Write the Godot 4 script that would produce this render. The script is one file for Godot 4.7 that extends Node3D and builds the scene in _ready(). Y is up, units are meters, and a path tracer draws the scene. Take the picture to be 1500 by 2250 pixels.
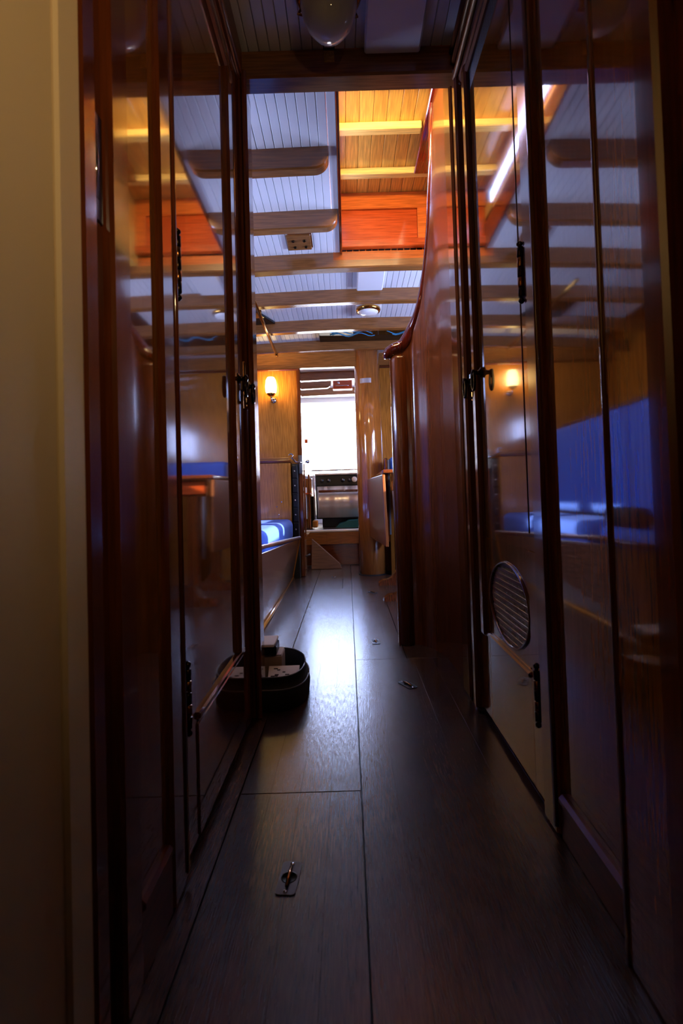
extends Node3D
# Passage of a varnished wooden yacht, looking into the saloon and the galley.
# x = to starboard of the camera, y = up, d = metres ahead of the camera (d = -z).

var used := {}
var M := {}

func V(x: float, y: float, d: float) -> Vector3:
	return Vector3(x, y, -d)

# ------------------------------------------------------------------ scene helpers
func numbered(called: String) -> String:
	if not used.has(called):
		used[called] = 0
		return called
	used[called] += 1
	return "%s_%03d" % [called, used[called]]

func tag(o: Node3D, label: String, category: String, group := "", kind := "") -> Node3D:
	o.set_meta("label", label)
	o.set_meta("category", category)
	if group != "":
		o.set_meta("group", group)
	if kind != "":
		o.set_meta("kind", kind)
	return o

func thing(called: String, label: String, category: String, at: Vector3, group := "", kind := "") -> Node3D:
	var o := Node3D.new()
	o.name = numbered(called)
	add_child(o)
	o.position = at
	tag(o, label, category, group, kind)
	return o

# a part whose mesh is given in world metres
func part(parent: Node3D, called: String, mesh: Mesh, mat: Material, label := "") -> MeshInstance3D:
	var o := MeshInstance3D.new()
	o.name = called
	o.mesh = mesh
	o.material_override = mat
	o.cast_shadow = GeometryInstance3D.SHADOW_CASTING_SETTING_ON
	parent.add_child(o, true)
	o.position = -where(parent)
	if label != "":
		o.set_meta("label", label)
	return o

func where(n: Node3D) -> Vector3:
	var p := Vector3.ZERO
	var k: Node = n
	while k != null and k != self:
		p += (k as Node3D).position
		k = k.get_parent()
	return p

func solo(called: String, mesh: Mesh, mat: Material, label: String, category: String, group := "", kind := "") -> MeshInstance3D:
	var o := MeshInstance3D.new()
	o.name = numbered(called)
	o.mesh = mesh
	o.material_override = mat
	add_child(o)
	tag(o, label, category, group, kind)
	return o

# ------------------------------------------------------------------ mesh helpers
func tri(st: SurfaceTool, a: Vector3, b: Vector3, c: Vector3, out: Vector3) -> void:
	var n := (a - c).cross(a - b)
	if n.length_squared() < 1e-18:
		return
	if n.dot(out) < 0.0:
		var k := b
		b = c
		c = k
	st.add_vertex(a)
	st.add_vertex(b)
	st.add_vertex(c)

func quad(st: SurfaceTool, a: Vector3, b: Vector3, c: Vector3, d: Vector3, out: Vector3) -> void:
	tri(st, a, b, c, out)
	tri(st, a, c, d, out)

func begin(smooth := false) -> SurfaceTool:
	var st := SurfaceTool.new()
	st.begin(Mesh.PRIMITIVE_TRIANGLES)
	st.set_smooth_group(0 if smooth else -1)
	return st

func done(st: SurfaceTool, smooth := false) -> ArrayMesh:
	if smooth:
		st.index()
	st.generate_normals()
	return st.commit()

# six-sided block from eight corners (x sign, y sign, d sign counted in binary), edges chamfered by b
func add_hexa(st: SurfaceTool, p: Array, b: float) -> void:
	var mid := Vector3.ZERO
	for q in p:
		mid += q / 8.0
	var f := []
	for i in 8:
		var row := []
		var e := []
		for ax in 3:
			var j: int = i ^ (1 << ax)
			var v: Vector3 = p[j] - p[i]
			e.append(v.normalized() * minf(b, v.length() * 0.45))
		for ax in 3:
			row.append(p[i] + e[(ax + 1) % 3] + e[(ax + 2) % 3])
		f.append(row)
	for ax in 3:
		var b1 := 1 << ((ax + 1) % 3)
		var b2 := 1 << ((ax + 2) % 3)
		for s in 2:
			var o: int = s << ax
			var c: Vector3 = (f[o][ax] + f[o | b1][ax] + f[o | b1 | b2][ax] + f[o | b2][ax]) / 4.0
			quad(st, f[o][ax], f[o | b1][ax], f[o | b1 | b2][ax], f[o | b2][ax], c - mid)
	if b <= 0.0:
		return
	for i in 8:
		tri(st, f[i][0], f[i][1], f[i][2], p[i] - mid)
		for ax in 3:
			var j: int = i ^ (1 << ax)
			if j > i:
				var k1 := (ax + 1) % 3
				var k2 := (ax + 2) % 3
				quad(st, f[i][k1], f[j][k1], f[j][k2], f[i][k2], (p[i] + p[j]) / 2.0 - mid)

func add_box(st: SurfaceTool, x0: float, x1: float, y0: float, y1: float, d0: float, d1: float, b := 0.003) -> void:
	var p := []
	for i in 8:
		p.append(V(x1 if i & 1 else x0, y1 if i & 2 else y0, d1 if i & 4 else d0))
	add_hexa(st, p, b)

func box(x0: float, x1: float, y0: float, y1: float, d0: float, d1: float, b := 0.003) -> ArrayMesh:
	var st := begin()
	add_box(st, x0, x1, y0, y1, d0, d1, b)
	return done(st)

func hexa(p: Array, b := 0.003) -> ArrayMesh:
	var st := begin()
	add_hexa(st, p, b)
	return done(st)

# skin over rings of points
func add_loft(st: SurfaceTool, rings: Array, caps := true) -> void:
	for r in rings.size() - 1:
		var a: PackedVector3Array = rings[r]
		var b: PackedVector3Array = rings[r + 1]
		var mid := Vector3.ZERO
		for k in a.size():
			mid += (a[k] + b[k]) / (2.0 * a.size())
		for k in a.size():
			var n: int = (k + 1) % a.size()
			quad(st, a[k], a[n], b[n], b[k], (a[k] + a[n] + b[n] + b[k]) / 4.0 - mid)
	if caps:
		for e in [0, rings.size() - 1]:
			var a: PackedVector3Array = rings[e]
			var o: PackedVector3Array = rings[1 if e == 0 else rings.size() - 2]
			var ca := Vector3.ZERO
			var co := Vector3.ZERO
			for k in a.size():
				ca += a[k] / a.size()
				co += o[k] / a.size()
			for k in a.size():
				tri(st, ca, a[k], a[(k + 1) % a.size()], ca - co)

func tube_rings(path: Array, radius, sides := 10, squash := 1.0) -> Array:
	var rings := []
	var up := Vector3(0.03, 1, 0.02).normalized()
	for i in path.size():
		var t: Vector3 = (path[mini(i + 1, path.size() - 1)] - path[maxi(i - 1, 0)]).normalized()
		var u := up - t * up.dot(t)
		if u.length() < 0.1:
			u = Vector3(1, 0, 0) - t * t.x
		u = u.normalized()
		up = u
		var w := t.cross(u).normalized()
		var r: float = radius[i] if radius is Array else radius
		var ring := PackedVector3Array()
		for k in sides:
			var a := TAU * k / sides
			ring.append(path[i] + (u * cos(a) + w * sin(a) * squash) * r)
		rings.append(ring)
	return rings

func tube(path: Array, radius, sides := 10, squash := 1.0) -> ArrayMesh:
	var st := begin(true)
	add_loft(st, tube_rings(path, radius, sides, squash))
	return done(st, true)

# turned shape: profile of [radius, height along axis], around an axis through at
func add_lathe(st: SurfaceTool, at: Vector3, axis: Vector3, profile: Array, sides := 20) -> void:
	var z := axis.normalized()
	var x := z.cross(Vector3(0.3, 1, 0.2) if absf(z.y) < 0.9 else Vector3(1, 0, 0)).normalized()
	var y := z.cross(x)
	var rings := []
	for p in profile:
		var ring := PackedVector3Array()
		for k in sides:
			var a := TAU * k / sides
			ring.append(at + z * p[1] + (x * cos(a) + y * sin(a)) * maxf(p[0], 0.0004))
		rings.append(ring)
	add_loft(st, rings)

func lathe(at: Vector3, axis: Vector3, profile: Array, sides := 20, smooth := true) -> ArrayMesh:
	var st := begin(smooth)
	add_lathe(st, at, axis, profile, sides)
	return done(st, smooth)

func ring_mesh(at: Vector3, normal: Vector3, up: Vector3, ra: float, rb: float, r: float, from := 0.0, to := TAU) -> ArrayMesh:
	var side := normal.cross(up).normalized()
	var st := begin(true)
	var rings := []
	var n := 28
	for i in n + 1:
		var a := from + (to - from) * i / n
		var c := at + side * cos(a) * ra + up * sin(a) * rb
		var o := (side * cos(a) + up * sin(a)).normalized()
		var ring := PackedVector3Array()
		for k in 8:
			var b := TAU * k / 8
			ring.append(c + (o * cos(b) + normal.normalized() * sin(b)) * r)
		rings.append(ring)
	add_loft(st, rings, to - from < TAU - 0.01)
	return done(st, true)

# flat outline (points), thickened along a vector
func prism(outline: Array, thick: Vector3) -> ArrayMesh:
	var st := begin()
	var flat := PackedVector2Array()
	var n := thick.normalized()
	var u: Vector3 = (outline[1] - outline[0]).normalized()
	var w := n.cross(u)
	for p in outline:
		flat.append(Vector2(p.dot(u), p.dot(w)))
	var idx := Geometry2D.triangulate_polygon(flat)
	for k in idx.size() / 3:
		var a: Vector3 = outline[idx[k * 3]]
		var b: Vector3 = outline[idx[k * 3 + 1]]
		var c: Vector3 = outline[idx[k * 3 + 2]]
		tri(st, a, b, c, -n)
		tri(st, a + thick, b + thick, c + thick, n)
	var area := 0.0
	for k in flat.size():
		area += flat[k].cross(flat[(k + 1) % flat.size()])
	for k in outline.size():
		var a: Vector3 = outline[k]
		var b: Vector3 = outline[(k + 1) % outline.size()]
		var o := (b - a).cross(n) * (1.0 if area > 0 else -1.0)
		quad(st, a, b, b + thick, a + thick, o)
	return done(st)

# beam across the boat: under edge follows the camber of the deck
func camber(x: float) -> float:
	return 0.025 * (x - 0.2) * (x - 0.2)

func deck(d: float) -> float:
	return 2.227 - 0.054 * d

func beam_mesh(x0: float, x1: float, d0: float, d1: float, top: float, deep: float, rounded := false) -> ArrayMesh:
	var st := begin()
	var rings := []
	var n := 16
	for i in n + 1:
		var x := lerpf(x0, x1 - (0.06 if rounded else 0.0), float(i) / n)
		var y := -camber(x)
		var lo := top - deep + y
		var hi := top + y
		var c := 0.006
		rings.append(PackedVector3Array([V(x, hi, d0), V(x, lo + c, d0), V(x, lo, d0 + c), V(x, lo, d1 - c), V(x, lo + c, d1), V(x, hi, d1)]))
	if rounded:
		for i in 10:
			var a := PI / 2 * (i + 1) / 10.0
			var x := x1 - 0.06 + 0.06 * sin(a)
			var lift := 0.06 * (1.0 - cos(a))
			var y := -camber(x)
			var r: PackedVector3Array = PackedVector3Array([V(x, top + y, d0), V(x, top - deep + y + lift + 0.006, d0), V(x, top - deep + y + lift, d0 + 0.006), V(x, top - deep + y + lift, d1 - 0.006), V(x, top - deep + y + lift + 0.006, d1), V(x, top + y, d1)])
			rings.append(r)
	add_loft(st, rings)
	return done(st)

# board at x0..x1 (normal along x) spanning y, d with an elliptical hole; thickness from xa to xb
func board_with_oval(xa: float, xb: float, y0: float, y1: float, d0: float, d1: float, cy: float, cd: float, ry: float, rd: float) -> ArrayMesh:
	var st := begin()
	var n := 64
	for i in n:
		var q := []
		for j in 2:
			var a := TAU * (i + j) / n
			var dir := Vector2(cos(a), sin(a))
			var inner := Vector2(cd + rd * dir.x, cy + ry * dir.y)
			var t := 1e9
			if dir.x > 1e-6: t = minf(t, (d1 - cd) / (rd * dir.x))
			if dir.x < -1e-6: t = minf(t, (d0 - cd) / (rd * dir.x))
			if dir.y > 1e-6: t = minf(t, (y1 - cy) / (ry * dir.y))
			if dir.y < -1e-6: t = minf(t, (y0 - cy) / (ry * dir.y))
			q.append([inner, Vector2(cd + rd * dir.x * t, cy + ry * dir.y * t)])
		for side in [[xa, -1.0], [xb, 1.0]]:
			quad(st, V(side[0], q[0][0].y, q[0][0].x), V(side[0], q[1][0].y, q[1][0].x), V(side[0], q[1][1].y, q[1][1].x), V(side[0], q[0][1].y, q[0][1].x), Vector3(side[1], 0, 0))
		var m: Vector2 = (q[0][0] + q[1][0]) / 2.0 - Vector2(cd, cy)
		quad(st, V(xa, q[0][0].y, q[0][0].x), V(xa, q[1][0].y, q[1][0].x), V(xb, q[1][0].y, q[1][0].x), V(xb, q[0][0].y, q[0][0].x), Vector3(0, -m.y, m.x))
		quad(st, V(xa, q[0][1].y, q[0][1].x), V(xa, q[1][1].y, q[1][1].x), V(xb, q[1][1].y, q[1][1].x), V(xb, q[0][1].y, q[0][1].x), Vector3(0, m.y, -m.x))
	return done(st)

# soft block: rounded box by superellipsoid-like loft
func cushion(x0: float, x1: float, y0: float, y1: float, d0: float, d1: float, r: float) -> ArrayMesh:
	var st := begin(true)
	var rings := []
	var steps := [[0.0, 1.0], [0.1, 0.6], [0.35, 0.25], [0.7, 0.06], [1.0, 0.0]]
	var ins := []
	for s in steps: ins.append([d0 + r * s[0], r * s[1]])
	for i in 7: ins.append([lerpf(d0 + r, d1 - r, (i + 1) / 8.0), 0.0])
	for k in steps.size(): ins.append([d1 - r * steps[steps.size() - 1 - k][0], r * steps[steps.size() - 1 - k][1]])
	for e in ins:
		var ring := PackedVector3Array()
		for c in 4:
			var sx := 1.0 if c == 0 or c == 3 else -1.0
			var sy := 1.0 if c < 2 else -1.0
			for k in 6:
				var a := PI / 2 * c + PI / 2 * k / 5.0
				var cx := (x1 - r if sx > 0 else x0 + r)
				var cy := (y1 - r if sy > 0 else y0 + r)
				ring.append(V(cx + (r - e[1]) * cos(a), cy + (r - e[1]) * sin(a), e[0]))
		rings.append(ring)
	add_loft(st, rings)
	return done(st, true)

# ------------------------------------------------------------------ materials
var grain: NoiseTexture2D
var ripple: NoiseTexture2D
var speck: NoiseTexture2D
var pores: NoiseTexture2D

func noise_tex(freq: float, seed_: int, lo: float, hi: float, octaves := 4, normal := false, bump := 2.0) -> NoiseTexture2D:
	var n := FastNoiseLite.new()
	n.seed = seed_
	n.noise_type = FastNoiseLite.TYPE_SIMPLEX_SMOOTH
	n.frequency = freq
	n.fractal_octaves = octaves
	var t := NoiseTexture2D.new()
	t.width = 512
	t.height = 512
	t.seamless = true
	t.noise = n
	if normal:
		t.as_normal_map = true
		t.bump_strength = bump
	else:
		var g := Gradient.new()
		g.set_color(0, Color(lo, lo, lo))
		g.set_color(1, Color(hi, hi, hi))
		t.color_ramp = g
	return t

func wood(c: Color, along: String, rough: float, coat: float, wave := 0.0, spec := 0.5) -> StandardMaterial3D:
	var m := StandardMaterial3D.new()
	m.albedo_color = c
	m.albedo_texture = grain
	m.roughness = rough
	m.metallic_specular = spec
	m.uv1_triplanar = true
	m.uv1_world_triplanar = true
	m.uv1_triplanar_sharpness = 8.0
	var s := {"y": Vector3(9.0, 0.5, 9.0), "x": Vector3(0.5, 9.0, 9.0), "d": Vector3(9.0, 9.0, 0.5)}
	m.uv1_scale = s[along]
	if coat > 0.0:
		m.clearcoat_enabled = true
		m.clearcoat = coat
		m.clearcoat_roughness = rough * 0.6
	if wave > 0.0:
		m.normal_enabled = true
		m.normal_texture = ripple
		m.normal_scale = wave
	return m

func plain(c: Color, rough: float, metal := 0.0) -> StandardMaterial3D:
	var m := StandardMaterial3D.new()
	m.albedo_color = c
	m.roughness = rough
	m.metallic = metal
	return m

func speckled(c: Color, rough: float, scale: float) -> StandardMaterial3D:
	var m := plain(c, rough)
	m.albedo_texture = speck
	m.uv1_triplanar = true
	m.uv1_world_triplanar = true
	m.uv1_scale = Vector3(scale, scale, scale)
	return m

func make_materials() -> void:
	grain = noise_tex(0.02, 11, 0.72, 1.0, 5)
	ripple = noise_tex(0.03, 5, 0, 1, 3, true, 2.0)
	pores = noise_tex(0.035, 31, 0.55, 1.0, 5)
	speck = noise_tex(0.08, 21, 0.8, 1.0, 3)
	M.panel = wood(Color(0.60, 0.36, 0.13), "y", 0.06, 1.0, 0.018, 0.7)
	M.redwood = wood(Color(0.42, 0.19, 0.08), "y", 0.07, 1.0, 0.03, 0.7)
	M.post = wood(Color(0.45, 0.22, 0.09), "y", 0.12, 1.0, 0.03)
	M.post_d = wood(Color(0.45, 0.22, 0.09), "d", 0.38, 0.2, 0.03)
	M.post_x = wood(Color(0.45, 0.22, 0.09), "x", 0.12, 1.0, 0.03)
	M.curved = wood(Color(0.46, 0.22, 0.09), "y", 0.2, 0.4, 0.03, 0.5)
	M.rail = wood(Color(0.38, 0.11, 0.05), "y", 0.08, 1.0)
	M.beam = wood(Color(0.58, 0.37, 0.19), "x", 0.22, 0.6, 0.05)
	M.teak = wood(Color(0.76, 0.48, 0.18), "y", 0.16, 0.7, 0.03)
	M.teak_x = wood(Color(0.66, 0.42, 0.20), "x", 0.2, 0.5)
	M.mast = wood(Color(0.74, 0.44, 0.19), "y", 0.1, 1.0, 0.02)
	M.pine = wood(Color(0.95, 0.71, 0.30), "d", 0.3, 0.3)
	M.pine_b = wood(Color(0.93, 0.67, 0.27), "d", 0.3, 0.3)
	M.pine_x = wood(Color(0.98, 0.81, 0.45), "x", 0.3, 0.3)
	M.cedar_x = wood(Color(0.86, 0.42, 0.15), "x", 0.22, 0.6)
	M.cedar_dark = wood(Color(0.78, 0.30, 0.10), "x", 0.22, 0.6)
	M.red_slide = wood(Color(0.50, 0.14, 0.06), "d", 0.12, 1.0)
	M.floor_a = wood(Color(0.33, 0.225, 0.175), "d", 0.27, 0.0, 0.22, 0.55)
	M.floor_b = wood(Color(0.31, 0.21, 0.165), "d", 0.27, 0.0, 0.22, 0.55)
	M.floor_c = wood(Color(0.35, 0.24, 0.19), "d", 0.27, 0.0, 0.22, 0.55)
	M.leaf = wood(Color(0.60, 0.34, 0.16), "y", 0.34, 0.2)
	M.latch = plain(Color(0.24, 0.24, 0.27), 0.32, 1.0)
	M.ply = wood(Color(0.52, 0.36, 0.29), "x", 0.3, 0.3)
	M.front = wood(Color(0.42, 0.27, 0.20), "d", 0.25, 0.4)
	for f in [M.floor_a, M.floor_b, M.floor_c]:
		f.albedo_texture = pores
		f.uv1_scale = Vector3(13.0, 13.0, 0.8)
	M.white = plain(Color(0.86, 0.86, 0.86), 0.35)
	M.white_gloss = plain(Color(0.90, 0.90, 0.89), 0.2)
	M.cream = plain(Color(0.86, 0.77, 0.60), 0.5)
	M.hull = plain(Color(0.80, 0.78, 0.74), 0.6)
	M.dark = plain(Color(0.035, 0.03, 0.03), 0.5)
	M.black = plain(Color(0.02, 0.02, 0.022), 0.35)
	M.steel = plain(Color(0.84, 0.80, 0.79), 0.25, 0.6)
	M.chrome = plain(Color(0.80, 0.80, 0.82), 0.08, 1.0)
	M.brass = plain(Color(0.78, 0.56, 0.25), 0.16, 1.0)
	M.strike = plain(Color(0.42, 0.43, 0.46), 0.28, 1.0)
	M.bronze = plain(Color(0.20, 0.15, 0.10), 0.25, 1.0)
	M.bronze_bright = plain(Color(0.62, 0.42, 0.24), 0.2, 1.0)
	M.blue = speckled(Color(0.27, 0.42, 0.80), 0.85, 9.0)
	M.teal = plain(Color(0.03, 0.33, 0.33), 0.4)
	M.cane = plain(Color(0.80, 0.74, 0.66), 0.25)
	M.rope = plain(Color(0.22, 0.52, 0.66), 0.8)
	M.card = speckled(Color(0.72, 0.60, 0.50), 0.8, 14.0)
	M.paper = plain(Color(0.86, 0.80, 0.74), 0.8)
	M.ink = plain(Color(0.22, 0.12, 0.09), 0.8)
	M.bag = speckled(Color(0.12, 0.09, 0.085), 0.8, 12.0)
	M.bag_rim = plain(Color(0.35, 0.33, 0.33), 0.5)
	M.tinted = plain(Color(0.02, 0.03, 0.04), 0.05)
	var g := plain(Color(0.85, 0.88, 0.92, 0.12), 0.02)
	g.transparency = BaseMaterial3D.TRANSPARENCY_ALPHA
	M.pane = g
	M.globe = plain(Color(0.70, 0.71, 0.75), 0.04)
	M.lens = plain(Color(0.93, 0.92, 0.90), 0.25)
	var lit := plain(Color(1.0, 0.9, 0.7), 0.4)
	lit.emission_enabled = true
	lit.emission = Color(1.0, 0.86, 0.55)
	lit.emission_energy_multiplier = 6.0
	M.shade = lit
	var lit2 := plain(Color(1.0, 0.85, 0.6), 0.4)
	lit2.emission_enabled = true
	lit2.emission = Color(1.0, 0.62, 0.24)
	lit2.emission_energy_multiplier = 2.0
	M.bulb = lit2
	# woven key pattern of the vent strip
	var im := Image.create(64, 64, false, Image.FORMAT_RGB8)
	im.fill(Color(0.30, 0.38, 0.46))
	for k in 2:
		var o := 32 * k
		im.fill_rect(Rect2i(4, o + 3, 56, 5), Color(0.10, 0.14, 0.20))
		im.fill_rect(Rect2i(4, o + 3, 6, 24), Color(0.10, 0.14, 0.20))
		im.fill_rect(Rect2i(4, o + 22, 40, 5), Color(0.10, 0.14, 0.20))
		im.fill_rect(Rect2i(38, o + 13, 6, 14), Color(0.10, 0.14, 0.20))
		im.fill_rect(Rect2i(20, o + 13, 24, 4), Color(0.10, 0.14, 0.20))
	var pat := plain(Color.WHITE, 0.5)
	pat.albedo_texture = ImageTexture.create_from_image(im)
	pat.uv1_triplanar = true
	pat.uv1_world_triplanar = true
	pat.uv1_scale = Vector3(50, 50, 50)
	M.pattern = pat

# ------------------------------------------------------------------ lights
func area(called: String, at: Vector3, towards: Vector3, w: float, h: float, c: Color, radiance: float) -> void:
	var l := AreaLight3D.new()
	l.name = called
	l.area_size = Vector2(w, h)
	l.light_color = c
	l.light_energy = radiance * w * h / PI
	l.area_normalize_energy = true
	l.shadow_enabled = true
	l.area_range = 12.0
	add_child(l)
	l.position = at
	l.basis = Basis.looking_at(towards, Vector3.UP if absf(towards.normalized().y) < 0.9 else Vector3.RIGHT)

func omni(called: String, at: Vector3, c: Color, e: float, size: float) -> void:
	var l := OmniLight3D.new()
	l.name = called
	l.light_color = c
	l.light_energy = e
	l.light_size = size
	l.omni_range = 12.0
	l.omni_attenuation = 2.0
	l.shadow_enabled = true
	add_child(l)
	l.position = at

func _ready() -> void:
	# ---- camera: level passage axis, slightly tipped up and rolled, shifted lens
	var cam := Camera3D.new()
	cam.name = "camera"
	add_child(cam)
	var pitch := 0.025
	var roll := 0.03
	var fw := Vector3(0, sin(pitch), -cos(pitch))
	var up0 := Vector3(0, cos(pitch), sin(pitch))
	var rx := Vector3.RIGHT * cos(roll) - up0 * sin(roll)
	var uy := Vector3.RIGHT * sin(roll) + up0 * cos(roll)
	cam.transform = Transform3D(Basis(rx, uy, -fw), Vector3(0, 0.7, 0))
	var focal := 1100.0
	cam.projection = Camera3D.PROJECTION_FRUSTUM
	cam.near = 0.05
	cam.far = 100.0
	cam.size = 2250.0 / focal * 0.05
	cam.frustum_offset = Vector2((750.0 - 762.175) / focal, (1060.507 - 1125.0) / focal) * 0.05
	cam.current = true
	var lens := CameraAttributesPhysical.new()
	lens.frustum_focal_length = 17.6
	lens.frustum_near = 0.05
	lens.frustum_far = 100.0
	lens.frustum_focus_distance = 2.6
	lens.exposure_aperture = 5.6
	cam.attributes = lens
	cam.projection = Camera3D.PROJECTION_FRUSTUM
	cam.near = 0.05
	cam.size = 2250.0 / focal * 0.05
	cam.frustum_offset = Vector2((750.0 - 762.175) / focal, (1060.507 - 1125.0) / focal) * 0.05

	# ---- sky, sun, daylight at the openings
	var env := Environment.new()
	env.background_mode = Environment.BG_SKY
	var sky := Sky.new()
	var sm := ProceduralSkyMaterial.new()
	sm.sky_top_color = Color(0.55, 0.68, 0.95)
	sm.sky_horizon_color = Color(0.93, 0.93, 0.95)
	sm.ground_bottom_color = Color(0.6, 0.6, 0.62)
	sm.ground_horizon_color = Color(0.90, 0.90, 0.92)
	sm.sky_energy_multiplier = 5.0
	sm.ground_energy_multiplier = 5.0
	sky.sky_material = sm
	env.sky = sky
	env.ambient_light_source = Environment.AMBIENT_SOURCE_SKY
	env.tonemap_mode = Environment.TONE_MAPPER_LINEAR
	env.tonemap_exposure = 1.0
	env.sdfgi_enabled = true
	env.ssao_enabled = true
	env.ssil_enabled = true
	var we := WorldEnvironment.new()
	we.name = "environment"
	we.environment = env
	add_child(we)
	var sun := DirectionalLight3D.new()
	sun.name = "sun"
	sun.light_color = Color(1.0, 0.95, 0.88)
	sun.light_energy = 13.0
	sun.light_angular_distance = 0.6
	sun.shadow_enabled = true
	add_child(sun)
	sun.basis = Basis.looking_at(Vector3(-2.34, -0.95, -0.98).normalized(), Vector3.UP)
	var day := Color(0.65, 0.74, 1.0)
	area("galley_window_daylight", V(-0.1, 1.42, 6.55), Vector3(0, 0, 1), 0.98, 0.86, Color(0.92, 0.93, 1.0), 4.0)
	area("port_daylight", V(1.52, 1.45, 2.87), Vector3(-1, 0, 0), 0.5, 0.36, day, 60.0)
	area("near_port_daylight", V(1.52, 1.45, 2.2), Vector3(-1, 0, 0), 0.5, 0.36, day, 60.0)
	area("port_side_daylight", V(-1.54, 1.48, 1.98), Vector3(1, 0, 0), 0.44, 0.34, day, 60.0)
	area("galley_port_daylight", V(1.52, 1.45, 5.6), Vector3(-1, 0, 0), 0.8, 0.36, day, 30.0)
	area("hatch_window_daylight", V(0.012, 2.275, 2.25), Vector3(1, 0, 0), 0.8, 0.06, day, 14.0)

	make_materials()
	build_floor()
	build_shell()
	build_ceiling()
	build_passage_left()
	build_passage_right()
	build_hatch()
	build_beams()
	build_partition()
	build_saloon()
	build_galley()
	build_small()

# ------------------------------------------------------------------ floor
func build_floor() -> void:
	var f := thing("floor", "grey-brown teak plank sole with lift-out boards and flush latches", "floor", V(0, 0, 2), "", "structure")
	part(f, "subfloor", box(-1.7, 1.7, -0.12, -0.022, -1.3, 7.2, 0.0), M.dark)
	part(f, "margin_board", box(-1.62, -0.52, -0.022, 0, -1.2, 5.05), M.floor_b)
	part(f, "margin_board", box(0.50, 1.62, -0.022, 0, -1.2, 5.05), M.floor_b)
	var mats := [M.floor_a, M.floor_b, M.floor_c]
	var rng := RandomNumberGenerator.new()
	rng.seed = 4
	# runs of planks: x from, x to, count, d from, d to
	var runs := [
		[-0.52, -0.2765, 3, -1.2, 5.05],
		[-0.2735, 0.0105, 4, -1.2, 1.2015], [-0.2735, 0.0105, 4, 1.2045, 3.79], [-0.2735, -0.06, 3, 3.793, 4.34], [-0.057, 0.0105, 1, 3.793, 4.34], [-0.2735, 0.0105, 4, 4.343, 5.05],
		[0.0135, 0.5, 6, -1.2, 2.1425], [0.0135, 0.23, 3, 2.1455, 3.28], [0.233, 0.5, 3, 2.1455, 3.28], [0.0135, 0.5, 6, 3.283, 3.83], [0.0135, 0.5, 6, 3.833, 5.05],
	]
	for r in runs:
		var w: float = (r[1] - r[0]) / r[2]
		for k in r[2]:
			var x0: float = r[0] + w * k
			part(f, "plank", box(x0, x0 + w - 0.0001, -0.022, rng.randf_range(-0.0002, 0.0), r[3], r[4], 0.0003), mats[rng.randi() % 3])
	# flush latches: x, d, turn
	for s in [[-0.128, 0.937, -0.08], [0.199, 1.849, 0.5], [0.113, 2.398, 0.05], [0.158, 3.592, 0.6], [-0.138, 4.321, 0.0]]:
		var c := V(s[0], 0.0005, s[1])
		var b := Basis(Vector3.UP, s[2])
		var outline := []
		for k in 24:
			var a := TAU * k / 24
			var q := Vector3(signf(cos(a)) * (0.0105 + 0.008 * absf(cos(a))), 0, signf(sin(a)) * (0.032 + 0.008 * absf(sin(a))))
			outline.append(c + b * q)
		var pl := part(f, "latch_plate", prism(outline, Vector3(0, 0.0016, 0)), M.latch)
		for e in [-1, 1]:
			part(pl, "screw", lathe(c + b * Vector3(0, 0.0015, e * 0.033), Vector3.UP, [[0.0045, 0], [0.004, 0.0012], [0.0, 0.0018]], 12), M.chrome)
		part(pl, "finger_cup", lathe(c + Vector3(0, 0.0017, 0), Vector3.UP, [[0.015, 0], [0.013, 0.0004], [0.0, 0.0003]], 20), M.black)
		part(pl, "toggle", tube([c + b * Vector3(0, 0.004, 0.024), c + b * Vector3(0, 0.0055, 0.0), c + b * Vector3(0, 0.004, -0.022)], [0.003, 0.0042, 0.003], 8), M.bronze_bright)

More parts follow.
